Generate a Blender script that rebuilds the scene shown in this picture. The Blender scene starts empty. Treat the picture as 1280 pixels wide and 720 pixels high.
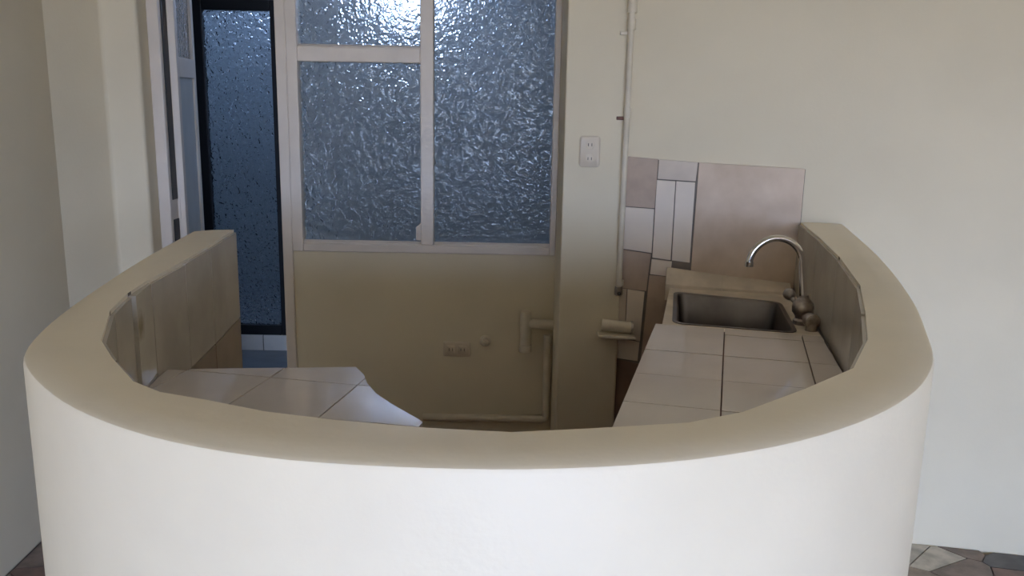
import bpy, bmesh, math, random
from mathutils import Vector, Matrix
random.seed(7)
scene = bpy.context.scene
COL = scene.collection
PI = math.pi

# ------------------------------------------------------------------ camera
CAM_H, FOCAL, PITCH, ROLL = 1.55, 1100.0, 12.3, 1.05
cam_data = bpy.data.cameras.new('camera')
cam_data.sensor_width = 36.0
cam_data.lens = 36.0 * FOCAL / 1280.0
cam_data.clip_start = 0.02
cam = bpy.data.objects.new('camera', cam_data)
COL.objects.link(cam)
cam.matrix_world = (Matrix.Translation((0, 0, CAM_H))
                    @ Matrix.Rotation(math.radians(90 - PITCH), 4, 'X')
                    @ Matrix.Rotation(math.radians(ROLL), 4, 'Z'))
scene.camera = cam

# ------------------------------------------------------------------ world, light, exposure
vs = scene.view_settings
vs.view_transform = 'Standard'
vs.look = 'None'
vs.gamma = 1.0
vs.use_curve_mapping = False
vs.exposure = 1.67
world = bpy.data.worlds.new('overcast_sky')
scene.world = world
world.use_nodes = True
wn = world.node_tree.nodes
wn['Background'].inputs['Color'].default_value = (0.70, 0.92, 1.43, 1)
wn['Background'].inputs['Strength'].default_value = 4.6

def portal(name, loc, rot, sx, sy):
    """marks a real opening to the sky for the sampler; it gives off no light of its own"""
    l = bpy.data.lights.new(name, 'AREA')
    l.shape = 'RECTANGLE'
    l.size, l.size_y = sx, sy
    l.cycles.is_portal = True
    o = bpy.data.objects.new(name, l)
    COL.objects.link(o)
    o.location = loc
    o.rotation_euler = rot

REAR_Y = -5.0
RW = (-1.1, 3.0, 0.06, 2.10)          # rear window opening x0 x1 z0 z1
portal('sky_portal', ((RW[0]+RW[1])/2, REAR_Y-0.02, (RW[2]+RW[3])/2), (PI/2, 0, 0), RW[1]-RW[0], RW[3]-RW[2])
SKY = (-0.76, -0.34, 4.64, 5.04)           # light well roof opening x0 x1 y0 y1
portal('sky_portal', ((SKY[0]+SKY[1])/2, (SKY[2]+SKY[3])/2, 2.72), (0, 0, 0), SKY[1]-SKY[0], SKY[3]-SKY[2])
HW = (-0.78, -0.50, 2.00, 2.24)         # high window of the light well x0 x1 z0 z1
portal('sky_portal', ((HW[0]+HW[1])/2, 5.42, (HW[2]+HW[3])/2), (-PI/2, 0, 0), HW[1]-HW[0], HW[3]-HW[2])
SH = (-1.84, -1.38, 5.8, 6.28)           # roof opening of the shower room
portal('sky_portal', ((SH[0]+SH[1])/2, (SH[2]+SH[3])/2, 2.72), (0, 0, 0), SH[1]-SH[0], SH[3]-SH[2])
SV = (-1.75, -1.63, 2.26, 2.36)       # small high shower room opening, added so the door glass glints; x0 x1 z0 z1
portal('sky_portal', ((SV[0]+SV[1])/2, 6.61, (SV[2]+SV[3])/2), (-PI/2, 0, 0), SV[1]-SV[0], SV[3]-SV[2])
for _c in (scene.cycles,):
    _c.max_bounces = 14
    _c.diffuse_bounces = 6
    _c.transmission_bounces = 10
    _c.sample_clamp_indirect = 6.0

# ------------------------------------------------------------------ materials
def mat(name, col, rough=0.6, var=0.06, scale=6.0, bump=0.0, bscale=60.0, metal=0.0, col2=None,
        trans=0.0, ior=1.45, spec=0.5, ramp=(0.35, 0.65), detail=4.0):
    m = bpy.data.materials.new(name)
    m.use_nodes = True
    nt = m.node_tree
    b = nt.nodes['Principled BSDF']
    tc = nt.nodes.new('ShaderNodeTexCoord')
    nz = nt.nodes.new('ShaderNodeTexNoise')
    nz.inputs['Scale'].default_value = scale
    nz.inputs['Detail'].default_value = detail
    nt.links.new(tc.outputs['Object'], nz.inputs['Vector'])
    rp = nt.nodes.new('ShaderNodeValToRGB')
    c2 = col2 or tuple(min(1, c*(1+var)) for c in col)
    c1 = col if col2 else tuple(c*(1-var) for c in col)
    rp.color_ramp.elements[0].position, rp.color_ramp.elements[1].position = ramp
    rp.color_ramp.elements[0].color = (*c1, 1)
    rp.color_ramp.elements[1].color = (*c2, 1)
    nt.links.new(nz.outputs['Fac'], rp.inputs['Fac'])
    nt.links.new(rp.outputs['Color'], b.inputs['Base Color'])
    b.inputs['Roughness'].default_value = rough
    b.inputs['Metallic'].default_value = metal
    b.inputs['Transmission Weight'].default_value = trans
    b.inputs['IOR'].default_value = ior
    b.inputs['Specular IOR Level'].default_value = spec
    if bump:
        n2 = nt.nodes.new('ShaderNodeTexNoise')
        n2.inputs['Scale'].default_value = bscale
        n2.inputs['Detail'].default_value = 3
        nt.links.new(tc.outputs['Object'], n2.inputs['Vector'])
        bp = nt.nodes.new('ShaderNodeBump')
        bp.inputs['Strength'].default_value = bump
        bp.inputs['Distance'].default_value = 0.004
        nt.links.new(n2.outputs['Fac'], bp.inputs['Height'])
        nt.links.new(bp.outputs['Normal'], b.inputs['Normal'])
    return m

def glass_mat(name, tint, rough, scale, dist, seed):
    """rolled privacy glass: clear body with a pebbled relief"""
    m = bpy.data.materials.new(name)
    m.use_nodes = True
    nt = m.node_tree
    b = nt.nodes['Principled BSDF']
    b.inputs['Base Color'].default_value = (*tint, 1)
    b.inputs['Roughness'].default_value = rough
    b.inputs['Transmission Weight'].default_value = 1.0
    b.inputs['IOR'].default_value = 1.45
    tc = nt.nodes.new('ShaderNodeTexCoord')
    mp = nt.nodes.new('ShaderNodeMapping')
    mp.inputs['Location'].default_value = (seed, seed*2, 0)
    nt.links.new(tc.outputs['Object'], mp.inputs['Vector'])
    warp = nt.nodes.new('ShaderNodeTexNoise')
    warp.inputs['Scale'].default_value = scale*0.5
    nt.links.new(mp.outputs['Vector'], warp.inputs['Vector'])
    mx = nt.nodes.new('ShaderNodeMixRGB')
    mx.inputs['Fac'].default_value = 0.06
    nt.links.new(mp.outputs['Vector'], mx.inputs['Color1'])
    nt.links.new(warp.outputs['Color'], mx.inputs['Color2'])
    vo = nt.nodes.new('ShaderNodeTexVoronoi')
    vo.feature = 'SMOOTH_F1'
    vo.inputs['Scale'].default_value = scale
    vo.inputs['Smoothness'].default_value = 0.6
    nt.links.new(mx.outputs['Color'], vo.inputs['Vector'])
    bp = nt.nodes.new('ShaderNodeBump')
    bp.inputs['Strength'].default_value = 1.0
    bp.inputs['Distance'].default_value = dist
    nt.links.new(vo.outputs['Distance'], bp.inputs['Height'])
    nt.links.new(bp.outputs['Normal'], b.inputs['Normal'])
    return m

PAINT = (0.735, 0.655, 0.50)
M = dict(
    wall=mat('cream_wall_paint', PAINT, 0.65, 0.03, 2.5, 0.10, 90, spec=0.2),
    bar=mat('cream_bar_plaster', (0.85, 0.765, 0.615), 0.42, 0.03, 4, 0.12, 70),
    ceil=mat('ceiling_paint', (0.90, 0.84, 0.70), 0.8, 0.03, 2),
    frame=mat('white_painted_steel', (0.72, 0.645, 0.575), 0.42, 0.04, 8, 0.05, 120),
    white_pipe=mat('painted_pipe', (0.66, 0.59, 0.47), 0.45, 0.08, 14, 0.05, 120),
    tile_white=mat('white_glazed_tile', (0.76, 0.66, 0.55), 0.34, 0.05, 7, spec=0.35),
    tile_grey=mat('grey_glazed_tile', (0.62, 0.525, 0.43), 0.34, 0.07, 9, spec=0.35),
    tile_taupe=mat('taupe_glazed_tile', (0.47, 0.36, 0.275), 0.36, 0.10, 12, spec=0.35),
    tile_brown=mat('brown_glazed_tile', (0.24, 0.165, 0.12), 0.3, 0.12, 10),
    tile_pink=mat('pink_marble_tile', (0.56, 0.425, 0.305), 0.36, 0.0, 9, col2=(0.70, 0.56, 0.43), spec=0.3, detail=8, ramp=(0.3, 0.7)),
    tile_top=mat('white_counter_tile', (0.68, 0.61, 0.55), 0.10, 0.05, 5),
    tile_side=mat('grey_bar_tile', (0.50, 0.46, 0.41), 0.25, 0.08, 7),
    tile_dark=mat('brown_bar_tile', (0.30, 0.23, 0.175), 0.3, 0.12, 8),
    grout=mat('grey_grout', (0.20, 0.17, 0.145), 0.9, 0.1, 20),
    redclay=mat('red_clay_panel', (0.145, 0.062, 0.042), 0.6, 0.25, 12),
    cement=mat('cream_cement', (0.66, 0.57, 0.46), 0.5, 0.12, 12, 0.15, 60),
    steel=mat('stainless_steel', (0.17, 0.155, 0.15), 0.36, 0.15, 9, metal=1.0),
    drain=mat('dark_drain', (0.08, 0.08, 0.08), 0.4, metal=1.0),
    chrome=mat('chrome', (0.72, 0.70, 0.70), 0.14, 0.03, metal=1.0),
    dullchrome=mat('stained_chrome', (0.42, 0.37, 0.33), 0.32, 0.25, 60, metal=1.0),
    plate=mat('outlet_plastic', (0.68, 0.59, 0.47), 0.4, 0.03),
    slot=mat('dark_slot', (0.06, 0.05, 0.045), 0.6),
    black=mat('black_aluminium', (0.012, 0.012, 0.014), 0.4, 0.1),
    patio=mat('patio_wall_paint', (0.40, 0.44, 0.47), 0.8, 0.08, 3),
    patio_floor=mat('patio_floor_tile', (0.20, 0.22, 0.24), 0.5, 0.1, 6),
    threshold=mat('threshold_tile', (0.85, 0.80, 0.74), 0.4, 0.05, 6),
    leaf=mat('grey_door_enamel', (0.46, 0.48, 0.48), 0.4, 0.05, 8),
    kfloor=mat('kitchen_floor', (0.38, 0.21, 0.13), 0.5, 0.2, 8),
    earth=mat('outside_ground', (0.40, 0.285, 0.16), 0.9, 0.15, 0.5),
    floorgrout=mat('floor_cement', (0.19, 0.165, 0.15), 0.7, 0.15, 15),
    glass=glass_mat('rolled_glass', (0.82, 0.86, 0.86), 0.17, 50, 0.0062, 0.0),
    glass2=glass_mat('dark_blue_rolled_glass', (0.62, 0.67, 0.69), 0.02, 48, 0.011, 3.0),
)
def stain_mat(name, base, stain, centre, radius):
    m = mat(name, base, 0.25, 0.08, 7)
    nt = m.node_tree
    b = nt.nodes['Principled BSDF']
    src = b.inputs['Base Color'].links[0].from_socket
    tc = nt.nodes.new('ShaderNodeTexCoord')
    nz = nt.nodes.new('ShaderNodeTexNoise'); nz.inputs['Scale'].default_value = 60
    nt.links.new(tc.outputs['Object'], nz.inputs['Vector'])
    vd = nt.nodes.new('ShaderNodeVectorMath'); vd.operation = 'DISTANCE'
    vd.inputs[1].default_value = centre
    nt.links.new(tc.outputs['Object'], vd.inputs[0])
    ad = nt.nodes.new('ShaderNodeMath'); ad.operation = 'MULTIPLY_ADD'
    ad.inputs[1].default_value = 0.03
    nt.links.new(nz.outputs['Fac'], ad.inputs[0]); nt.links.new(vd.outputs['Value'], ad.inputs[2])
    mr = nt.nodes.new('ShaderNodeMapRange')
    mr.inputs['From Min'].default_value = radius*0.4; mr.inputs['From Max'].default_value = radius*1.5
    mr.inputs['To Min'].default_value = 0.85; mr.inputs['To Max'].default_value = 0.0
    nt.links.new(ad.outputs['Value'], mr.inputs['Value'])
    mx = nt.nodes.new('ShaderNodeMixRGB')
    nt.links.new(mr.outputs['Result'], mx.inputs['Fac']); nt.links.new(src, mx.inputs['Color1'])
    mx.inputs['Color2'].default_value = (*stain, 1)
    nt.links.new(mx.outputs['Color'], b.inputs['Base Color'])
    return m
M['tile_stained'] = stain_mat('stained_bar_tile', (0.52, 0.48, 0.42), (0.20, 0.15, 0.06), (-0.772, 1.765, 1.07), 0.035)
def rubble_mat(name):
    m = bpy.data.materials.new(name)
    m.use_nodes = True
    nt = m.node_tree
    b = nt.nodes['Principled BSDF']
    b.inputs['Roughness'].default_value = 0.4
    tc = nt.nodes.new('ShaderNodeTexCoord')
    vo = nt.nodes.new('ShaderNodeTexVoronoi'); vo.voronoi_dimensions = '2D'; vo.inputs['Scale'].default_value = 6.0
    ve = nt.nodes.new('ShaderNodeTexVoronoi'); ve.voronoi_dimensions = '2D'; ve.feature = 'DISTANCE_TO_EDGE'; ve.inputs['Scale'].default_value = 6.0
    for q in (vo, ve):
        nt.links.new(tc.outputs['Object'], q.inputs['Vector'])
    sp = nt.nodes.new('ShaderNodeSeparateColor')
    nt.links.new(vo.outputs['Color'], sp.inputs['Color'])
    rp = nt.nodes.new('ShaderNodeValToRGB'); rp.color_ramp.interpolation = 'CONSTANT'
    cs = [(0.0, (0.19, 0.125, 0.10)), (0.2, (0.24, 0.18, 0.15)), (0.42, (0.30, 0.28, 0.27)), (0.58, (0.52, 0.47, 0.40)), (0.72, (0.12, 0.115, 0.12)), (0.85, (0.34, 0.27, 0.21))]
    e = rp.color_ramp.elements
    e[0].position, e[0].color = cs[0][0], (*cs[0][1], 1)
    e[1].position, e[1].color = cs[1][0], (*cs[1][1], 1)
    for p, c in cs[2:]:
        x = e.new(p); x.color = (*c, 1)
    nt.links.new(sp.outputs[0], rp.inputs['Fac'])
    lt = nt.nodes.new('ShaderNodeMath'); lt.operation = 'LESS_THAN'; lt.inputs[1].default_value = 0.03
    nt.links.new(ve.outputs['Distance'], lt.inputs[0])
    mx = nt.nodes.new('ShaderNodeMixRGB'); mx.inputs['Color2'].default_value = (0.15, 0.13, 0.125, 1)
    nt.links.new(lt.outputs['Value'], mx.inputs['Fac']); nt.links.new(rp.outputs['Color'], mx.inputs['Color1'])
    nt.links.new(mx.outputs['Color'], b.inputs['Base Color'])
    return m
M['rubble'] = rubble_mat('broken_stone_floor')
STONES = [mat('stone_' + n, c, 0.35, 0.25, 18) for n, c in (
    ('rust', (0.17, 0.105, 0.085)), ('brown', (0.20, 0.15, 0.125)), ('grey', (0.25, 0.235, 0.23)),
    ('cream', (0.46, 0.42, 0.36)), ('charcoal', (0.09, 0.085, 0.09)), ('tan', (0.29, 0.23, 0.18)))]

# ------------------------------------------------------------------ mesh helpers
def link_mesh(name, verts, faces, m, parent=None, smooth=False):
    me = bpy.data.meshes.new(name)
    me.from_pydata([tuple(v) for v in verts], [], faces)
    bm = bmesh.new()
    bm.from_mesh(me)
    bmesh.ops.recalc_face_normals(bm, faces=bm.faces)
    bm.to_mesh(me)
    bm.free()
    if smooth:
        for p in me.polygons:
            p.use_smooth = True
    me.materials.append(m)
    o = bpy.data.objects.new(name, me)
    COL.objects.link(o)
    if parent:
        o.parent = parent
    return o

class MB:
    def __init__(s):
        s.v, s.f = [], []
    def add(s, verts, faces):
        k = len(s.v)
        s.v += [tuple(v) for v in verts]
        s.f += [tuple(i+k for i in f) for f in faces]
        return s
    def box(s, x0, x1, y0, y1, z0, z1):
        v = [(x, y, z) for z in (z0, z1) for y in (y0, y1) for x in (x0, x1)]
        return s.add(v, [(0, 2, 3, 1), (4, 5, 7, 6), (0, 1, 5, 4), (2, 6, 7, 3), (0, 4, 6, 2), (1, 3, 7, 5)])
    def prism(s, poly, z0, z1):
        n = len(poly)
        zz0 = z0 if hasattr(z0, '__len__') else [z0]*n
        zz1 = z1 if hasattr(z1, '__len__') else [z1]*n
        v = [(p[0], p[1], zz0[i]) for i, p in enumerate(poly)] + [(p[0], p[1], zz1[i]) for i, p in enumerate(poly)]
        f = [tuple(range(n-1, -1, -1)), tuple(range(n, 2*n))]
        f += [(i, (i+1) % n, n+(i+1) % n, n+i) for i in range(n)]
        return s.add(v, f)
    def loops(s, loops, cap0=True, cap1=True):
        n = len(loops[0])
        v = [p for l in loops for p in l]
        f = []
        for k in range(len(loops)-1):
            for i in range(n):
                j = (i+1) % n
                f.append((k*n+i, k*n+j, (k+1)*n+j, (k+1)*n+i))
        if cap0:
            f.append(tuple(range(n-1, -1, -1)))
        if cap1:
            f.append(tuple(range((len(loops)-1)*n, len(loops)*n)))
        return s.add(v, f)
    def tube(s, pts, r, n=14):
        pts = [Vector(p) for p in pts]
        rs = r if hasattr(r, '__len__') else [r]*len(pts)
        prev = None
        loops = []
        for i, p in enumerate(pts):
            t = (pts[min(i+1, len(pts)-1)] - pts[max(i-1, 0)]).normalized()
            if prev is None:
                a = Vector((0, 0, 1)) if abs(t.z) < 0.9 else Vector((1, 0, 0))
                u = t.cross(a).normalized()
            else:
                u = (prev - t*prev.dot(t)).normalized()
            prev = u
            w = t.cross(u)
            loops.append([tuple(p + (u*math.cos(2*PI*k/n) + w*math.sin(2*PI*k/n))*rs[i]) for k in range(n)])
        return s.loops(loops)
    def build(s, name, m, parent=None, smooth=False, bevel=0.0, seg=2, auto=False):
        o = link_mesh(name, s.v, s.f, m, parent, smooth)
        if bevel:
            b = o.modifiers.new('bevel', 'BEVEL')
            b.width = bevel
            b.segments = seg
            b.limit_method = 'ANGLE'
            b.angle_limit = math.radians(40)
        if auto:
            for p in o.data.polygons:
                p.use_smooth = True
            es = [e for e in o.data.edges]
            bm = bmesh.new(); bm.from_mesh(o.data)
            for e in bm.edges:
                e.smooth = len(e.link_faces) == 2 and e.calc_face_angle(0) < math.radians(35)
            bm.to_mesh(o.data); bm.free()
        return o

def struct(o):
    o['kind'] = 'structure'
    return o

def tag(o, label, cat, group=None):
    o['label'] = label
    o['category'] = cat
    if group:
        o['group'] = group
    return o

def thing(name, label, cat, loc=(0, 0, 0), group=None):
    o = bpy.data.objects.new(name, None)
    o.empty_display_size = 0.05
    COL.objects.link(o)
    o.location = loc
    return tag(o, label, cat, group)

def reparent(root):
    """keep children where they are when the root is not at the origin"""
    bpy.context.view_layer.update()
    inv = root.matrix_world.inverted()
    for c in root.children:
        c.matrix_parent_inverse = inv

def clip_poly(poly, a, b, c):
    """keep the side a*x + b*y <= c"""
    out = []
    n = len(poly)
    for i in range(n):
        p, q = poly[i], poly[(i+1) % n]
        dp, dq = a*p[0]+b*p[1]-c, a*q[0]+b*q[1]-c
        if dp <= 0:
            out.append(p)
        if (dp < 0 < dq) or (dq < 0 < dp):
            t = dp/(dp-dq)
            out.append((p[0]+(q[0]-p[0])*t, p[1]+(q[1]-p[1])*t))
    return out

def area(poly):
    return 0.5*sum(poly[i][0]*poly[(i+1) % len(poly)][1]-poly[(i+1) % len(poly)][0]*poly[i][1] for i in range(len(poly)))

def inside(p, poly):
    r = False
    n = len(poly)
    for i in range(n):
        (x0, y0), (x1, y1) = poly[i], poly[(i+1) % n]
        if (y0 > p[1]) != (y1 > p[1]) and p[0] < (x1-x0)*(p[1]-y0)/(y1-y0)+x0:
            r = not r
    return r

def dedupe(poly, eps=1e-4):
    out = []
    for p in poly:
        if not out or math.hypot(p[0]-out[-1][0], p[1]-out[-1][1]) > eps:
            out.append(p)
    if len(out) > 1 and math.hypot(out[0][0]-out[-1][0], out[0][1]-out[-1][1]) <= eps:
        out.pop()
    return out

def catmull(pts, per=6):
    out = []
    n = len(pts)
    for i in range(n-1):
        p0, p1, p2, p3 = (Vector(pts[max(i-1, 0)]), Vector(pts[i]), Vector(pts[i+1]), Vector(pts[min(i+2, n-1)]))
        for k in range(per):
            t = k/per
            out.append(tuple(0.5*((2*p1)+(p2-p0)*t+(2*p0-5*p1+4*p2-p3)*t*t+(3*p1-p0-3*p2+p3)*t**3)))
    out.append(tuple(pts[-1]))
    return out

# ------------------------------------------------------------------ the plan of the place
BAR_Z = 1.145
OUTER = [(-0.945, 2.56), (-0.912, 2.15), (-0.868, 1.80), (-0.827, 1.55), (-0.788, 1.39), (-0.75, 1.295), (-0.687, 1.205),
         (-0.597, 1.108), (-0.505, 1.035), (-0.404, 0.978), (-0.288, 0.938), (-0.166, 0.919), (-0.032, 0.914),
         (0.057, 0.92), (0.149, 0.935), (0.246, 0.963), (0.356, 1.014), (0.463, 1.088), (0.55, 1.17), (0.624, 1.263),
         (0.693, 1.383), (0.757, 1.547), (0.861, 1.851), (0.994, 2.35), (1.124, 2.974)]
INNER = [(-0.835, 2.605), (-0.812, 2.31), (-0.799, 2.09), (-0.792, 1.87), (-0.78, 1.74), (-0.752, 1.60), (-0.676, 1.397),
         (-0.615, 1.301), (-0.535, 1.19), (-0.48, 1.147), (-0.404, 1.118), (-0.319, 1.08), (-0.22, 1.053), (-0.10, 1.032),
         (0.003, 1.023), (0.10, 1.04), (0.229, 1.067), (0.31, 1.11), (0.424, 1.21), (0.535, 1.317), (0.625, 1.49),
         (0.703, 1.702), (0.791, 1.96), (0.873, 2.313), (0.935, 2.66), (0.984, 2.990)]
def sink_wall_y(x):
    return 3.1278-0.2*(x-0.39)
CEIL = 2.62
LEFT_X = -1.625
RIGHT_X = 3.4
WIN_Y = 3.5
# the axes of the wall behind the sink: u along the wall, n out of it towards the room
SL = math.hypot(1, 0.2)
SU = Vector((1/SL, -0.2/SL, 0))
SN = Vector((-0.2/SL, -1/SL, 0))
SO = Vector((0.39, 3.1278, 0))

# ------------------------------------------------------------------ room shell
outer_dense = catmull(OUTER, 5)
base = MB().box(LEFT_X-0.2, RIGHT_X+0.2, REAR_Y-0.2, 3.6, -0.15, -0.012)
floor = struct(base.build('floor', M['floorgrout']))
MB().box(LEFT_X-0.01, RIGHT_X, REAR_Y-0.2, 0.06, -0.012, 0.0).build('stone_bed', M['rubble'], floor)
struct(MB().box(LEFT_X-0.2, RIGHT_X+0.2, REAR_Y-0.2, 3.6, CEIL, CEIL+0.12).build('ceiling', M['ceil']))
# left wall with the soft oblique return into the door corner
wl = MB().prism([(LEFT_X-0.15, REAR_Y-0.2), (-1.60, REAR_Y-0.2), (LEFT_X, 2.4), (-1.64, 3.17), (-1.546, 3.4), (-1.412, 3.4), (-1.412, 3.6), (LEFT_X-0.15, 3.6)],
                -0.012, CEIL)
struct(wl.build('wall_left', M['wall'], bevel=0.012, seg=3))
struct(MB().box(RIGHT_X, RIGHT_X+0.15, REAR_Y-0.2, 3.6, -0.012, CEIL).build('wall_right', M['wall']))
# rear wall with its big opening (behind the camera)
wr = MB()
wr.box(LEFT_X-0.1, RW[0], REAR_Y-0.2, REAR_Y, -0.012, CEIL).box(RW[1], RIGHT_X+0.1, REAR_Y-0.2, REAR_Y, -0.012, CEIL)
wr.box(RW[0], RW[1], REAR_Y-0.2, REAR_Y, -0.012, RW[2]).box(RW[0], RW[1], REAR_Y-0.2, REAR_Y, RW[3], CEIL)
struct(wr.build('wall_rear', M['wall']))
# wall behind the sink, running on to the right
ws = MB().prism([(0.39, sink_wall_y(0.39)), (RIGHT_X, sink_wall_y(RIGHT_X)), (RIGHT_X, 3.6), (0.39, 3.6)], -0.012, CEIL)
wall_back = struct(ws.build('wall_back', M['wall']))
# square column at the end of the window
struct(MB().box(0.172, 0.39, 3.1, 3.6, -0.012, CEIL).build('wall_column', M['wall'], bevel=0.006))
# wall under and over the window, lintel over the door
ww = MB().box(-0.885, 0.172, WIN_Y, 3.6, -0.012, 0.93).box(-0.885, 0.172, WIN_Y, 3.6, 2.36, CEIL).box(-1.412, -0.885, WIN_Y, 3.6, 2.2, CEIL)
wall_window = struct(ww.build('wall_window', M['wall']))
struct(MB().box(-0.80, 0.98, 1.05, 3.5, -0.012, 0.0).build('floor_kitchen', M['kfloor']))

# ------------------------------------------------------------------ light well behind the window
PX0, PX1, PY1 = -2.4, 0.75, 5.25
struct(MB().box(PX0-0.1, PX1+0.1, 3.6, 6.6, -0.15, -0.012).build('floor_patio', M['patio_floor']))
struct(MB().box(PX0-0.1, LEFT_X-0.14, 3.5, 3.6, -0.012, 2.7).box(PX0-0.1, PX0, 3.6, PY1, -0.012, 2.7).build('wall_patio_left', M['patio']))
struct(MB().box(PX1, PX1+0.1, 3.6, PY1+0.15, -0.012, 2.7).build('wall_patio_right', M['patio']))
D2 = (-1.856, -1.372, 0.085, 2.06)
pw = MB()
pw.box(PX0-0.1, D2[0], PY1, PY1+0.15, -0.012, 2.7).box(D2[0], D2[1], PY1, PY1+0.15, D2[3], 2.7)
pw.box(D2[1], HW[0], PY1, PY1+0.15, -0.012, 2.7).box(HW[1], PX1, PY1, PY1+0.15, -0.012, 2.7)
pw.box(HW[0], HW[1], PY1, PY1+0.15, -0.012, HW[2]).box(HW[0], HW[1], PY1, PY1+0.15, HW[3], 2.7)
struct(pw.build('wall_patio_far', M['patio']))
pc = MB()
pc.box(PX0-0.1, SKY[0], 3.5, PY1+0.15, 2.7, 2.78).box(SKY[1], PX1+0.1, 3.6, PY1+0.15, 2.7, 2.78)
pc.box(SKY[0], SKY[1], 3.6, SKY[2], 2.7, 2.78).box(SKY[0], SKY[1], SKY[3], PY1+0.15, 2.7, 2.78)
struct(pc.build('ceiling_patio', M['patio']))
sill_t = struct(MB().box(D2[0], D2[1], PY1-0.022, PY1+0.15, -0.012, D2[2]-0.002).build('trim_1', M['grout']))
xm = D2[0]+0.33
for a, b in ((D2[0]+0.002, xm-0.003), (xm+0.003, D2[1]-0.002)):
    MB().box(a, b, PY1-0.03, PY1+0.14, -0.01, D2[2]).build('tile', M['threshold'], sill_t)
# shower room behind the dark door
sw = MB().box(-2.4, -2.3, 5.4, 6.6, -0.012, 2.7).box(-0.95, -0.85, 5.4, 6.6, -0.012, 2.7).box(-2.4, SV[0], 6.5, 6.6, -0.012, 2.7).box(SV[1], -0.85, 6.5, 6.6, -0.012, 2.7).box(SV[0], SV[1], 6.5, 6.6, -0.012, SV[2]).box(SV[0], SV[1], 6.5, 6.6, SV[3], 2.7)
struct(sw.build('wall_shower', M['patio']))
sc_ = MB().box(-2.4, SH[0], 5.4, 6.6, 2.7, 2.78).box(SH[1], -0.85, 5.4, 6.6, 2.7, 2.78).box(SH[0], SH[1], 5.4, SH[2], 2.7, 2.78).box(SH[0], SH[1], SH[3], 6.6, 2.7, 2.78)
struct(sc_.build('ceiling_shower', M['patio']))
# ground outside
struct(MB().box(-60, 60, -60, REAR_Y-0.6, -0.4, -0.2).build('ground', M['earth']))

# ------------------------------------------------------------------ steel window with rolled glass
win = struct(bpy.data.objects.new('window_1', None))
COL.objects.link(win)
win.location = (-0.36, WIN_Y, 0.93)
win['label'] = 'white steel window of three rolled glass panes beside the column'
fy0, fy1 = WIN_Y-0.012, WIN_Y+0.05
XL, XM0, XM1, XR = -0.842, -0.369, -0.318, 0.148
fr = [
    ('frame', (-0.885, XL, 0.925, 2.36)), ('frame', (XR, 0.172, 0.925, 2.36)),
    ('sill', (XL, XR, 0.925, 0.958)), ('frame', (XL, XR, 2.31, 2.36)),
    ('mullion', (XM0, XM1, 0.958, 2.31)), ('transom', (XL, XM0, 1.667, 1.722)),
]
for nm, (x0, x1, z0, z1) in fr:
    MB().box(x0, x1, fy0, fy1, z0, z1).build(nm, M['frame'], win, bevel=0.004)
for x0, x1, z0, z1 in ((XL, XM0, 0.958, 1.667), (XL, XM0, 1.722, 2.31), (XM1, XR, 0.958, 2.31)):
    MB().box(x0-0.004, x1+0.004, WIN_Y+0.018, WIN_Y+0.023, z0-0.004, z1+0.004).build('pane', M['glass'], win)
# putty beads along the glass
for x0, x1, z0 in ((XL, XM0, 0.958), (XM1, XR, 0.958), (XL, XM0, 1.722)):
    MB().prism([(x0, WIN_Y+0.002), (x1, WIN_Y+0.002), (x1, WIN_Y+0.018), (x0, WIN_Y+0.018)], z0, [z0+0.003, z0+0.003, z0+0.011, z0+0.011]).build('putty', M['frame'], win)
MB().prism([(XM0-0.022, WIN_Y+0.006), (XM0, WIN_Y+0.004), (XM0, WIN_Y+0.018), (XM0-0.020, WIN_Y+0.018)], 0.975, [1.03, 1.045, 1.05, 1.022]).build('putty', M['frame'], win, bevel=0.003)
reparent(win)

# ------------------------------------------------------------------ door frame with an opened leaf
d1 = struct(bpy.data.objects.new('door_1', None))
COL.objects.link(d1)
d1.location = (-1.13, WIN_Y, 0)
d1['label'] = 'narrow white steel door frame with its leaf swung outward'
MB().box(-0.925, -0.885, fy0, fy1+0.05, -0.01, 2.2).build('jamb', M['frame'], d1, bevel=0.004)
MB().box(-1.412, -1.366, fy0, fy1+0.05, -0.01, 2.2).build('jamb', M['frame'], d1, bevel=0.004)
MB().box(-1.366, -0.925, fy0, fy1+0.05, 2.15, 2.2).build('head', M['frame'], d1, bevel=0.004)
MB().box(-1.366, -1.3625, WIN_Y+0.012, WIN_Y+0.062, 1.12, 2.12).build('gap_shade_strip', M['black'], d1)  # black strips stand in for the shaded gap between jamb and leaf
MB().box(-1.366, -1.3625, WIN_Y+0.012, WIN_Y+0.062, 0.06, 1.04).build('gap_shade_strip', M['black'], d1)
leaf = bpy.data.objects.new('leaf', None)
COL.objects.link(leaf)
leaf.parent = d1
hinge = Matrix.Translation((-1.352, WIN_Y+0.07, 0)) @ Matrix.Rotation(math.radians(100.5), 4, 'Z')
def leafbox(nm, a0, a1, t0, t1, z0, z1, m, bev=0.003):
    b = MB().box(a0, a1, t0, t1, z0, z1)
    b.v = [tuple(hinge @ Vector(v)) for v in b.v]
    return b.build(nm, m, leaf, bevel=bev)
reparent(d1)
for nm, q in (('stile', (0, 0.05, 0.01, 2.13)), ('stile', (0.39, 0.44, 0.01, 2.13)), ('rail', (0.05, 0.39, 0.01, 0.12)),
              ('rail', (0.05, 0.39, 1.60, 1.68)), ('rail', (0.05, 0.39, 2.08, 2.13))):
    leafbox(nm, q[0], q[1], -0.015, 0.015, q[2], q[3], M['frame'])
leafbox('panel', 0.05, 0.39, -0.006, 0.006, 0.12, 1.60, M['leaf'], 0)
leafbox('pane', 0.05, 0.39, -0.003, 0.003, 1.68, 2.08, M['glass2'], 0)
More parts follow.
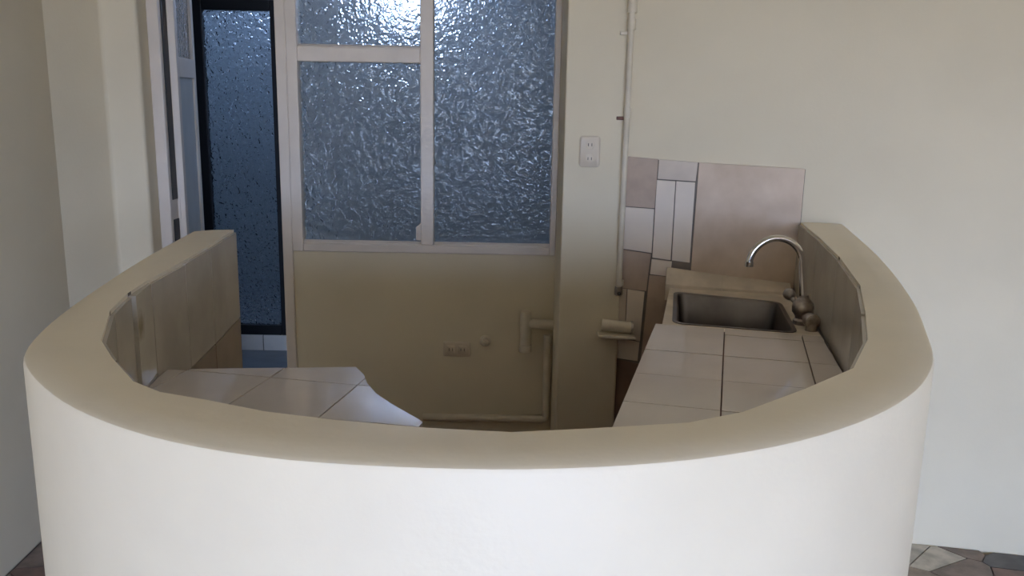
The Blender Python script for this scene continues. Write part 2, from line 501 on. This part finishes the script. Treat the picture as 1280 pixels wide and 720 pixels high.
for hz in (0.3, 1.08, 1.85):
    MB().tube([(-1.362, WIN_Y+0.075, hz-0.045), (-1.362, WIN_Y+0.075, hz+0.045)], 0.009, 10).build('hinge', M['frame'], d1).matrix_parent_inverse = Matrix.Translation((1.13, -WIN_Y, 0))

# dark framed glass door across the light well
d2 = struct(bpy.data.objects.new('door_2', None))
COL.objects.link(d2)
d2.location = ((D2[0]+D2[1])/2, PY1, D2[2])
d2['label'] = 'black aluminium door with blue rolled glass across the light well'
x0, x1, z0, z1 = D2
for nm, q in (('stile', (x0, x0+0.055, z0, z1)), ('stile', (x1-0.04, x1, z0, z1)), ('rail', (x0+0.055, x1-0.04, z0, z0+0.06)), ('rail', (x0+0.055, x1-0.04, z1-0.06, z1))):
    MB().box(q[0], q[1], PY1-0.02, PY1+0.03, q[2], q[3]).build(nm, M['black'], d2, bevel=0.004)
MB().box(x0+0.05, x1-0.036, PY1+0.002, PY1+0.008, z0+0.056, z1-0.056).build('pane', M['glass2'], d2)
reparent(d2)

# ------------------------------------------------------------------ rear balcony window frame (behind the camera)
w2 = struct(bpy.data.objects.new('window_2', None))
COL.objects.link(w2)
w2.location = ((RW[0]+RW[1])/2, REAR_Y-0.1, RW[2])
for nm, q in (('frame', (RW[0], RW[0]+0.04, RW[2], RW[3])), ('frame', (RW[1]-0.04, RW[1], RW[2], RW[3])),
              ('frame', (RW[0]+0.04, RW[1]-0.04, RW[2], RW[2]+0.04)), ('frame', (RW[0]+0.04, RW[1]-0.04, RW[3]-0.04, RW[3]))):
    MB().box(q[0], q[1], REAR_Y-0.13, REAR_Y-0.08, q[2], q[3]).build(nm, M['frame'], w2)
reparent(w2)

# ------------------------------------------------------------------ curved bar wall
def resample(poly, n):
    d = [0.0]
    for i in range(len(poly)-1):
        d.append(d[-1]+math.hypot(poly[i+1][0]-poly[i][0], poly[i+1][1]-poly[i][1]))
    out = []
    k = 0
    for i in range(n):
        t = d[-1]*i/(n-1)
        while k < len(d)-2 and d[k+1] < t:
            k += 1
        a = (t-d[k])/(d[k+1]-d[k])
        out.append((poly[k][0]+(poly[k+1][0]-poly[k][0])*a, poly[k][1]+(poly[k+1][1]-poly[k][1])*a))
    return out
def nearest_param(inner, outer):
    """for each outer point a matching inner point by arc length, snapped so the chords keep their corners"""
    return resample(inner, len(outer))
bar = thing('bar_counter', 'curved waist-high bar wall, cream plaster outside, tiled inside, enclosing the kitchenette', 'bar', (0, 0.97, 0))
od = resample(outer_dense, 121)
idn = resample(INNER, 121)
# keep every chord corner exactly
for p in INNER:
    k = min(range(len(idn)), key=lambda i: math.hypot(idn[i][0]-p[0], idn[i][1]-p[1]))
    idn[k] = p
bv, bf = [], []
n = len(od)
R = 0.009
prof = []
for i in range(n):
    o_, i_ = Vector((*od[i], 0)), Vector((*idn[i], 0))
    a = od[max(i-1, 0)]; b = od[min(i+1, n-1)]
    t = Vector((b[0]-a[0], b[1]-a[1], 0)).normalized()
    inw = Vector((-t.y, t.x, 0))
    ring = [(o_, 0.0), (o_, BAR_Z-R), (o_+inw*R*0.3, BAR_Z-R*0.3), (o_+inw*R, BAR_Z), ((o_+i_)/2, BAR_Z+0.0015), (i_, BAR_Z), (i_, 0.0)]
    for p, z in ring:
        bv.append((p.x, p.y, z))
m_ = 7
for i in range(n-1):
    for k in range(m_):
        j = (k+1) % m_
        bf.append((i*m_+k, i*m_+j, (i+1)*m_+j, (i+1)*m_+k))
bf.append(tuple(range(m_)))
bf.append(tuple((n-1)*m_+k for k in range(m_-1, -1, -1)))
ob = MB().add(bv, bf).build('plaster_wall', M['bar'], bar, auto=True)
ob.data.materials.append(M['grout'])
for p in ob.data.polygons:
    c = p.center
    if abs(p.normal.z) < 0.3 and 0.4 < c.z < 0.7 and min(math.hypot(c.x-q[0], c.y-q[1]) for q in idn) < 0.012:
        p.material_index = 1

def wall_tile(p, q, z0, z1, m, parent, t=0.007, gap=0.0022, out=1, name='tile', lift=(0, 0)):
    """one flat tile on the chord p-q, standing proud of the inner face"""
    P, Q = Vector((*p, 0)), Vector((*q, 0))
    d = (Q-P).normalized()
    nn = Vector((-d.y, d.x, 0))*out
    P, Q = P+d*gap, Q-d*gap
    poly = [P, Q, Q+nn*(t+lift[1]), P+nn*(t+lift[0])]
    return MB().prism([(v.x, v.y) for v in poly], z0+gap, z1-gap).build(name, m, parent)

for i in range(len(INNER)-1):
    p, q = INNER[i], INNER[i+1]
    topz = BAR_Z-0.004-random.uniform(0, 0.004)
    if i < 6:
        if i == 3:      # the broken, stained tile that stands off the wall
            wall_tile(p, q, 0.932, topz, M['tile_stained'], bar, lift=(0, 0.008))
            wall_tile(p, q, 0.875, 0.932, M['tile_side'], bar)
        else:
            wall_tile(p, q, 0.875, topz, M['tile_side'], bar)
        wall_tile(p, q, 0.575, 0.875, M['tile_dark'], bar)
        wall_tile(p, q, 0.275, 0.575, M['tile_dark'], bar)
        wall_tile(p, q, 0.0, 0.275, M['tile_dark'], bar)
    else:
        wall_tile(p, q, 0.90, topz, M['tile_side'], bar)
        wall_tile(p, q, 0.60, 0.90, M['tile_side'], bar)
reparent(bar)

# ------------------------------------------------------------------ counters
def tile_grid(poly, origin, v, size, z0, z1, m, parent, gap=0.0016, jitter=0.0006, pick=None, tilt=None):
    v = Vector(v).normalized()
    u = Vector((v.y, -v.x))
    o0 = Vector(origin)
    made = []
    for i in range(-7, 8):
        for j in range(-7, 8):
            c = o0+u*(i*size)+v*(j*size)
            if area(poly) < 0:
                poly = poly[::-1]
            # clip the counter outline by the four sides of the tile
            g = list(poly)
            for nn, cc in ((u, u.dot(c)+size-gap), (-u, -(u.dot(c)+gap)), (v, v.dot(c)+size-gap), (-v, -(v.dot(c)+gap))):
                g = clip_poly(g, nn.x, nn.y, cc)
                if len(g) < 3:
                    break
            if len(g) < 3:
                continue
            g = dedupe(g)
            if len(g) < 3 or abs(area(g)) < 2.5e-4:
                continue
            dz = random.uniform(-jitter, jitter)
            mm = pick(i, j) if pick else m
            top_z = tilt(i, j, g, z1) if tilt else z1+dz
            made.append(MB().prism(g, z0, top_z).build('tile', mm, parent))
    return made

def inset(poly, d):
    """pull a counter-clockwise outline inwards"""
    if area(poly) < 0:
        poly = poly[::-1]
    out = []
    n = len(poly)
    for i in range(n):
        a, b, c = Vector(poly[i-1]), Vector(poly[i]), Vector(poly[(i+1) % n])
        e1, e2 = (b-a).normalized(), (c-b).normalized()
        n1, n2 = Vector((-e1.y, e1.x)), Vector((-e2.y, e2.x))
        k = (n1+n2)
        k = k/max(0.3, k.dot(n1))
        out.append(tuple(b+k*d))
    return out

def off_inner(i, d=0.0085):
    a, b = Vector(INNER[max(i-1, 0)]), Vector(INNER[min(i+1, len(INNER)-1)])
    t = (b-a).normalized()
    return tuple(Vector(INNER[i])+Vector((-t.y, t.x))*d)

# left counter: big pale tiles on a slab, a wavy sawn edge at its open end
LC_Z = 0.925
left_poly = [(-0.784, 1.925)] + [off_inner(i) for i in range(3, 14)] + \
    [(-0.035, 1.045), (-0.045, 1.2), (-0.075, 1.38), (-0.115, 1.52), (-0.176, 1.634), (-0.243, 1.722), (-0.285, 1.785), (-0.315, 1.85), (-0.334, 1.915), (-0.362, 1.972)]
lc = thing('kitchen_counter', 'low pale-tiled worktop with a curved sawn edge inside the bar wall, no sink', 'counter', (-0.45, 1.5, 0))
tile_grid(left_poly, (-0.335, 1.84), (0.20, 0.98), 0.207, LC_Z-0.008, LC_Z, M['tile_top'], lc)
ins = inset(left_poly, 0.004)
MB().prism(ins, LC_Z-0.06, LC_Z-0.008).build('slab', M['grout'], lc)
MB().prism(inset(left_poly, 0.10), 0.0, LC_Z-0.06).build('support', M['cement'], lc)
reparent(lc)

# right counter: square tiles in front of the sink, red clay side
RC_Z = 0.92
right_poly = [(0.414, 2.447), (0.205, 1.64), (0.13, 1.35), (0.075, 1.05)] + [off_inner(i) for i in range(15, 23)] + [(0.852, 2.338)]
sc2 = thing('sink_counter', 'pale-tiled worktop holding the sink, red clay side, inside the bar wall', 'counter', (0.55, 1.9, 0))
tile_grid(right_poly, (0.585, 2.335), (0.236, 0.97), 0.207, RC_Z-0.008, RC_Z, M['tile_top'], sc2)
MB().prism(inset(right_poly, 0.004), RC_Z-0.06, RC_Z-0.008).build('slab', M['redclay'], sc2)
MB().prism(inset(right_poly, 0.02), 0.0, RC_Z-0.06).build('side_panel', M['redclay'], sc2)

# bed of the sink behind the tiles
def rquad(c, r, seg=5):
    """rounded quad, corners counter-clockwise"""
    out = []
    n = len(c)
    for i in range(n):
        a, b, d = Vector(c[i-1]), Vector(c[i]), Vector(c[(i+1) % n])
        e1, e2 = (a-b).normalized(), (d-b).normalized()
        p1, p2 = b+e1*r, b+e2*r
        for k in range(seg+1):
            t = k/seg
            out.append(tuple(p1*(1-t)**2+b*2*t*(1-t)+p2*t*t))
    return out
SK_Z = 0.905
bed_c = [(0.432, 2.4525), (0.865, 2.345), (0.968, 2.94), (0.556, 3.03)]
bowl_c = [(0.486, 2.515), (0.806, 2.432), (0.868, 2.80), (0.562, 2.925)]
def lerp_loop(a, b, t):
    return [(p[0]+(q[0]-p[0])*t, p[1]+(q[1]-p[1])*t) for p, q in zip(a, b)]
bed_o = rquad(bed_c, 0.004)
hole = rquad(inset(bowl_c, -0.004), 0.035)
L_ = lambda loop, z: [(x, y, z) for x, y in loop]
MB().loops([L_(hole, SK_Z-0.05), L_(hole, SK_Z), L_(bed_o, SK_Z), L_(bed_o, SK_Z-0.05), L_(hole, SK_Z-0.05)], False, False).build('sink_bed', M['cement'], sc2)
bed_in = inset(bed_c, 0.012)
sup = MB()
for a, b in ((0, 1), (1, 2), (2, 3), (3, 0)):
    p, q = Vector(bed_in[a]), Vector(bed_in[b])
    e = (q-p).normalized(); nn = Vector((-e.y, e.x))*0.02
    sup.prism([tuple(p), tuple(q), tuple(q+nn), tuple(p+nn)], 0.0, SK_Z-0.05)
sup.build('side_panel', M['redclay'], sc2)
# sloping back strip against the wall
def on_wall(u, nrm, z):
    p = SO+SU*u+SN*nrm
    return (p.x, p.y, z)
lv = []
for u, zb, zf in ((0.166, 0.966, 0.918), (0.36, 0.948, 0.915), (0.592, 0.932, 0.913)):
    f = 0.088 if u < 0.5 else 0.085
    lv += [on_wall(u, 0.0128, 0.86), on_wall(u, 0.0128, zb), on_wall(u, f, zf), on_wall(u, f, 0.86)]
strip = MB()
for k in range(2):
    strip.add([lv[4*k+i] for i in range(8)], [(0, 1, 2, 3), (7, 6, 5, 4), (0, 4, 5, 1), (1, 5, 6, 2), (2, 6, 7, 3), (3, 7, 4, 0)])
strip.build('back_strip', M['cement'], sc2, bevel=0.002)
reparent(sc2)

# sink bowl
sk = thing('sink', 'small rectangular stainless steel sink bowl set in the tiled worktop', 'sink', (0.68, 2.67, SK_Z-0.15))
b0 = rquad(inset(bowl_c, -0.012), 0.04)
b1 = rquad(bowl_c, 0.035)
b2 = rquad(inset(bowl_c, 0.004), 0.035)
b3 = rquad(inset(bowl_c, 0.015), 0.035)
b4 = rquad(inset(bowl_c, 0.035), 0.03)
b5 = rquad(inset(bowl_c, 0.085), 0.02)
MB().loops([L_(b0, SK_Z+0.0005), L_(b0, SK_Z+0.0025), L_(b1, SK_Z+0.002), L_(b2, SK_Z-0.006), L_(b3, SK_Z-0.125), L_(b4, SK_Z-0.147), L_(b5, SK_Z-0.15)], False, True).build('bowl', M['steel'], sk, auto=True)
cx, cy = 0.68, 2.67
MB().loops([[(cx+r*math.cos(2*PI*k/20), cy+r*math.sin(2*PI*k/20), z) for k in range(20)] for r, z in ((0.036, SK_Z-0.1505), (0.036, SK_Z-0.147), (0.028, SK_Z-0.146), (0.024, SK_Z-0.149))]).build('drain', M['drain'], sk, auto=True)
reparent(sk)

# faucet
fx, fy_ = 0.860, 2.53
fa = thing('faucet', 'tall chrome gooseneck kitchen faucet with round valve body', 'faucet', (fx, fy_, SK_Z))
sd = Vector((-1.0, -0.06, 0)).normalized()
R0 = 0.077
top = SK_Z+0.180
RX = fx-0.014
pts = [Vector((fx, fy_, SK_Z+0.06)), Vector((fx-0.005, fy_, SK_Z+0.11)), Vector((RX, fy_, top))]
for k in range(1, 19):
    a = PI*k/18*0.98
    pts.append(Vector((RX, fy_, top))+sd*(R0-R0*math.cos(a))+Vector((-0.001*k*0.2, 0, R0*math.sin(a))))
rr = [0.0115, 0.0115, 0.0108]+[0.0102]*18
MB().tube(pts, rr, 16).build('spout', M['chrome'], fa, auto=True)
tip = pts[-1]
MB().tube([tip+Vector((0, 0, 0.003)), tip+Vector((0, 0, -0.012))], 0.0125, 16).build('aerator', M['chrome'], fa, auto=True)
def lathe(c, prof, n=20, axis='Z'):
    lp = []
    for r, h in prof:
        l = []
        for k in range(n):
            a = 2*PI*k/n
            if axis == 'Z':
                l.append((c[0]+r*math.cos(a), c[1]+r*math.sin(a), c[2]+h))
            elif axis == 'Y':
                l.append((c[0]+r*math.cos(a), c[1]+h, c[2]+r*math.sin(a)))
            else:
                l.append((c[0]+h, c[1]+r*math.cos(a), c[2]+r*math.sin(a)))
        lp.append(l)
    return MB().loops(lp)
lathe((fx, fy_, SK_Z+0.0008), [(0.026, 0), (0.026, 0.012), (0.020, 0.018), (0.022, 0.026), (0.030, 0.036), (0.0315, 0.052), (0.029, 0.064), (0.020, 0.074), (0.0145, 0.080), (0.0135, 0.088)]).build('body', M['dullchrome'], fa, auto=True)
lathe((fx+0.004, fy_-0.09, SK_Z+0.028), [(0.012, 0.07), (0.013, 0.05), (0.013, 0.040), (0.021, 0.036), (0.023, 0.02), (0.021, 0.004), (0.012, 0.0)], axis='Y').build('handle', M['dullchrome'], fa, auto=True)
MB().tube([(fx+0.004, fy_-0.075, SK_Z+0.0008), (fx+0.004, fy_-0.075, SK_Z+0.02)], 0.018, 14).build('valve_stem', M['dullchrome'], fa, auto=True)
lathe((fx-0.026, fy_+0.06, SK_Z+0.078), [(0.006, -0.03), (0.012, -0.026), (0.017, -0.015), (0.018, 0.0), (0.012, 0.008)], axis='Y').build('knob', M['dullchrome'], fa, auto=True)
MB().tube([(fx-0.012, fy_+0.015, SK_Z+0.055), (fx-0.026, fy_+0.045, SK_Z+0.076)], 0.008, 10).build('valve_stem', M['dullchrome'], fa, auto=True)
reparent(fa)

# ------------------------------------------------------------------ patchwork of tiles behind the sink (pieces of the wall)
PATCH = [
    ('tile_taupe', [(0.003, 1.351), (0.116, 1.344), (0.112, 1.172), (0.002, 1.176)]),
    ('tile_grey', [(0.119, 1.344), (0.252, 1.337), (0.248, 1.272), (0.117, 1.276)]),
    ('tile_white', [(0.115, 1.272), (0.179, 1.270), (0.178, 0.990), (0.113, 0.996)]),
    ('tile_white', [(0.182, 1.270), (0.247, 1.268), (0.245, 0.984), (0.182, 0.989)]),
    ('tile_pink', [(0.256, 1.337), (0.608, 1.327), (0.608, 0.90), (0.250, 0.90)]),
    ('tile_white', [(0.002, 1.173), (0.111, 1.169), (0.110, 1.012), (0.002, 1.023)]),
    ('tile_taupe', [(0.002, 1.019), (0.108, 1.008), (0.098, 0.872), (0.002, 0.879)]),
    ('tile_white', [(0.111, 0.990), (0.183, 0.985), (0.180, 0.930), (0.108, 0.935)]),
    ('tile_white', [(0.031, 0.875), (0.092, 0.869), (0.084, 0.683), (0.030, 0.694)]),
    ('tile_grey', [(0.002, 0.876), (0.028, 0.875), (0.027, 0.694), (0.002, 0.690)]),
    ('tile_taupe', [(0.106, 0.931), (0.240, 0.926), (0.240, 0.60), (0.090, 0.60)]),
    ('tile_white', [(0.002, 0.690), (0.083, 0.680), (0.079, 0.608), (0.002, 0.614)]),
    ('tile_brown', [(0.002, 0.610), (0.086, 0.597), (0.088, 0.31), (0.002, 0.31)]),
    ('tile_brown', [(0.091, 0.597), (0.240, 0.597), (0.240, 0.31), (0.091, 0.31)]),
    ('tile_brown', [(0.002, 0.307), (0.240, 0.307), (0.240, 0.005), (0.002, 0.005)]),
]
for i, (mn, q) in enumerate(PATCH):
    t = 0.010+0.0012*(i % 3)
    v = [on_wall(u, 0.0, z) for u, z in q]+[on_wall(u, t, z) for u, z in q]
    MB().add(v, [(3, 2, 1, 0), (4, 5, 6, 7), (0, 1, 5, 4), (1, 2, 6, 5), (2, 3, 7, 6), (3, 0, 4, 7)]).build('tile', M[mn], wall_back, bevel=0.0008, seg=1)
v = [on_wall(u, nn, z) for nn in (0, 0.007) for u, z in ((0.0, 1.345), (0.61, 1.325), (0.61, 0.87), (0.0, 0.3))]
MB().add(v, [(3, 2, 1, 0), (4, 5, 6, 7), (0, 1, 5, 4), (1, 2, 6, 5), (2, 3, 7, 6), (3, 0, 4, 7)]).build('mortar', M['grout'], wall_back)

# ------------------------------------------------------------------ outlets
def rounded_plate(cx, cy, cz, w, h, t, r):
    c = [(cx-w/2, cz-h/2), (cx+w/2, cz-h/2), (cx+w/2, cz+h/2), (cx-w/2, cz+h/2)]
    a = rquad(c, r)
    b = rquad(inset(c, t*0.5), r)
    return MB().loops([[(x, cy, z) for x, z in a], [(x, cy-t*0.6, z) for x, z in a], [(x, cy-t, z) for x, z in b]])
o1 = thing('wall_outlet', 'upright white double socket plate on the cream column', 'outlet', (0.262, 3.1, 1.366))
rounded_plate(0.262, 3.1, 1.366, 0.072, 0.108, 0.009, 0.014).build('plate', M['plate'], o1, auto=True)
for dz in (0.024, -0.024):
    s_ = lathe((0.262, 3.0918, 1.366+dz), [(0.0165, 0.001), (0.0165, -0.002), (0.014, -0.003)], axis='Y').build('socket', M['plate'], o1, auto=True)
    for dx in (-0.006, 0.006):
        MB().box(0.262+dx-0.0012, 0.262+dx+0.0012, 3.0883, 3.0895, 1.366+dz-0.005, 1.366+dz+0.005).build('slot', M['slot'], s_)
reparent(o1)
o2 = thing('wall_outlet', 'wide cream double socket plate low on the wall under the window', 'outlet', (-0.223, WIN_Y, 0.525))
rounded_plate(-0.223, WIN_Y, 0.525, 0.112, 0.062, 0.010, 0.006).build('plate', M['plate'], o2, auto=True)
for dx in (-0.024, 0.024):
    s_ = rounded_plate(-0.223+dx, WIN_Y-0.009, 0.525, 0.034, 0.034, 0.004, 0.004).build('socket', M['plate'], o2, auto=True)
    for k in (-0.007, 0.007):
        MB().box(-0.223+dx+k-0.0012, -0.223+dx+k+0.0012, WIN_Y-0.0138, WIN_Y-0.0125, 0.519, 0.531).build('slot', M['slot'], s_)
reparent(o2)
o3 = thing('pipe_plug', 'small round cream plug beside the low socket plate', 'plug', (-0.106, WIN_Y, 0.562))
lathe((-0.106, WIN_Y, 0.562), [(0.024, 0), (0.024, -0.006), (0.016, -0.009), (0.015, -0.028), (0.011, -0.032)], axis='Y').build('cap', M['plate'], o3, auto=True)
MB().box(-0.111, -0.101, WIN_Y-0.041, WIN_Y-0.030, 0.557, 0.567).build('square_nut', M['plate'], o3, bevel=0.001)
reparent(o3)

# ------------------------------------------------------------------ pipes
p1 = thing('water_pipe', 'thin cream painted riser pipe in the corner beside the column', 'pipe', (0.388, 3.083, 0.87))
PXX, PYY = 0.386, 3.082
MB().tube([(PXX-0.004, PYY, 0.872), (PXX-0.002, PYY, 1.5), (PXX+0.002, PYY, 2.6)], 0.0105, 14).build('pipe_run', M['white_pipe'], p1, auto=True)
for z0, z1, r in ((1.775, 1.81, 0.0145), (1.83, 1.875, 0.017), (1.875, 1.90, 0.0145), (1.485, 1.515, 0.0135), (0.895, 0.915, 0.013)):
    MB().tube([(PXX, PYY, z0), (PXX, PYY, z1)], r, 14).build('coupling', M['white_pipe'], p1, auto=True)
for z in (1.482, 1.765):
    MB().box(PXX-0.036, PXX-0.004, PYY+0.008, PYY+0.0185, z-0.006, z+0.006).build('clip', M['redclay' if z < 1.6 else 'white_pipe'], p1, bevel=0.002)
lathe((PXX-0.004, PYY, 0.874), [(0.0135, 0.016), (0.0145, 0.0), (0.0145, -0.012), (0.009, -0.016)], axis='Z').build('end_cap', M['dullchrome'], p1, auto=True)
lathe((PXX-0.004, PYY-0.0135, 0.868), [(0.0065, 0), (0.0065, -0.006), (0.004, -0.007)], axis='Y', n=10).build('plug_screw', M['slot'], p1, auto=True)
reparent(p1)

p2 = thing('drain_pipe', 'capped upright cream drain stub with a side arm under the window', 'pipe', (0.058, WIN_Y, 0.53))
MB().tube([(0.058, WIN_Y-0.035, 0.532), (0.058, WIN_Y-0.035, 0.70)], 0.023, 18).build('upright', M['white_pipe'], p2, auto=True)
lathe((0.058, WIN_Y-0.035, 0.528), [(0.020, 0), (0.026, 0.002), (0.026, 0.03), (0.023, 0.032)]).build('collar', M['white_pipe'], p2, auto=True)
MB().tube([(0.07, WIN_Y-0.035, 0.650), (0.172, WIN_Y-0.03, 0.642)], 0.021, 18).build('side_arm', M['white_pipe'], p2, auto=True)
reparent(p2)
p3 = thing('drain_pipe', 'short cream drain elbow poking past the column over the worktop gap', 'pipe', (0.37, 3.07, 0.735))
MB().tube([(0.325, 3.068, 0.752), (0.432, 3.062, 0.745)], 0.021, 18).build('pipe_run', M['white_pipe'], p3, auto=True)
MB().prism([(0.312, 3.1), (0.312, 3.035), (0.443, 3.022), (0.443, 3.105), (0.39, 3.1)], 0.709, 0.721).build('shelf_plate', M['white_pipe'], p3, bevel=0.004)
MB().tube([(0.428, 3.062, 0.745), (0.436, 3.062, 0.7445)], 0.023, 18).build('rim', M['dullchrome'], p3, auto=True)
reparent(p3)
p4 = tag(MB().tube([(-0.36, WIN_Y-0.03, 0.236), (0.13, WIN_Y-0.03, 0.236), (0.146, WIN_Y-0.03, 0.242), (0.15, WIN_Y-0.03, 0.256), (0.15, WIN_Y-0.03, 0.60)], 0.016, 14).build('waste_pipe', M['white_pipe'], auto=True),
         'cream pipe running low along the wall and up beside the column', 'pipe')

# ------------------------------------------------------------------ broken stone floor
bar_out = outer_dense+[(1.3, 3.3), (-1.0, 3.3)]
S = 0.165
sites = {}
NX, NY = 31, 20
for i in range(NX):
    for j in range(NY):
        sites[i, j] = (LEFT_X+(i+0.5+random.uniform(-0.42, 0.42))*S, 3.35-(j+0.5+random.uniform(-0.42, 0.42))*S)
best = min(sites, key=lambda k: math.hypot(sites[k][0]-1.50, sites[k][1]-2.80))
sites[best] = (1.50, 2.80)
cells = []
for (i, j), c in sites.items():
    poly = [(c[0]-S*1.5, c[1]-S*1.5), (c[0]+S*1.5, c[1]-S*1.5), (c[0]+S*1.5, c[1]+S*1.5), (c[0]-S*1.5, c[1]+S*1.5)]
    for a in range(-2, 3):
        for b in range(-2, 3):
            q = sites.get((i+a, j+b))
            if (a or b) and q:
                nx, ny = q[0]-c[0], q[1]-c[1]
                l = math.hypot(nx, ny)
                poly = clip_poly(poly, nx/l, ny/l, (nx*(c[0]+q[0])/2+ny*(c[1]+q[1])/2)/l-0.0022)
    poly = clip_poly(poly, -1, 0, 1.622)
    poly = clip_poly(poly, 1, 0, RIGHT_X-0.003)
    poly = clip_poly(poly, 0.2, 1, 0.2*0.39+3.1278-0.004)
    poly = clip_poly(poly, 0, 1, 3.39)
    poly = dedupe(poly)
    if len(poly) < 3 or abs(area(poly)) < 1.5e-3:
        continue
    if inside(c, bar_out) or all(inside(p, bar_out) for p in poly):
        continue
    col = 3 if (i, j) == best else random.choices(range(6), (5, 5, 3, 2, 2, 3))[0]
    vis = min(math.hypot(c[0]-1.65, c[1]-2.75), math.hypot(c[0]+1.55, c[1]-2.55))
    cells.append((vis, poly, col))
cells = [c for c in cells if min(p[1] for p in c[1]) > 0.062]
cells.sort(key=lambda t: t[0])
for vis, poly, col in cells[:280]:
    MB().prism(poly, -0.012, random.uniform(-0.0008, 0.0006)).build('paving_stone', STONES[col], floor)
rest = MB()
for vis, poly, col in cells[280:]:
    rest.prism(poly, -0.012, 0.0)
if rest.v:
    ro = rest.build('paving_stones', STONES[1], floor)
    ro['kind'] = 'stuff'
    for s in STONES:
        if s is not STONES[1]:
            ro.data.materials.append(s)
    for k, p in enumerate(ro.data.polygons):
        p.material_index = (int(p.center.x*37)+int(p.center.y*53)) % 6
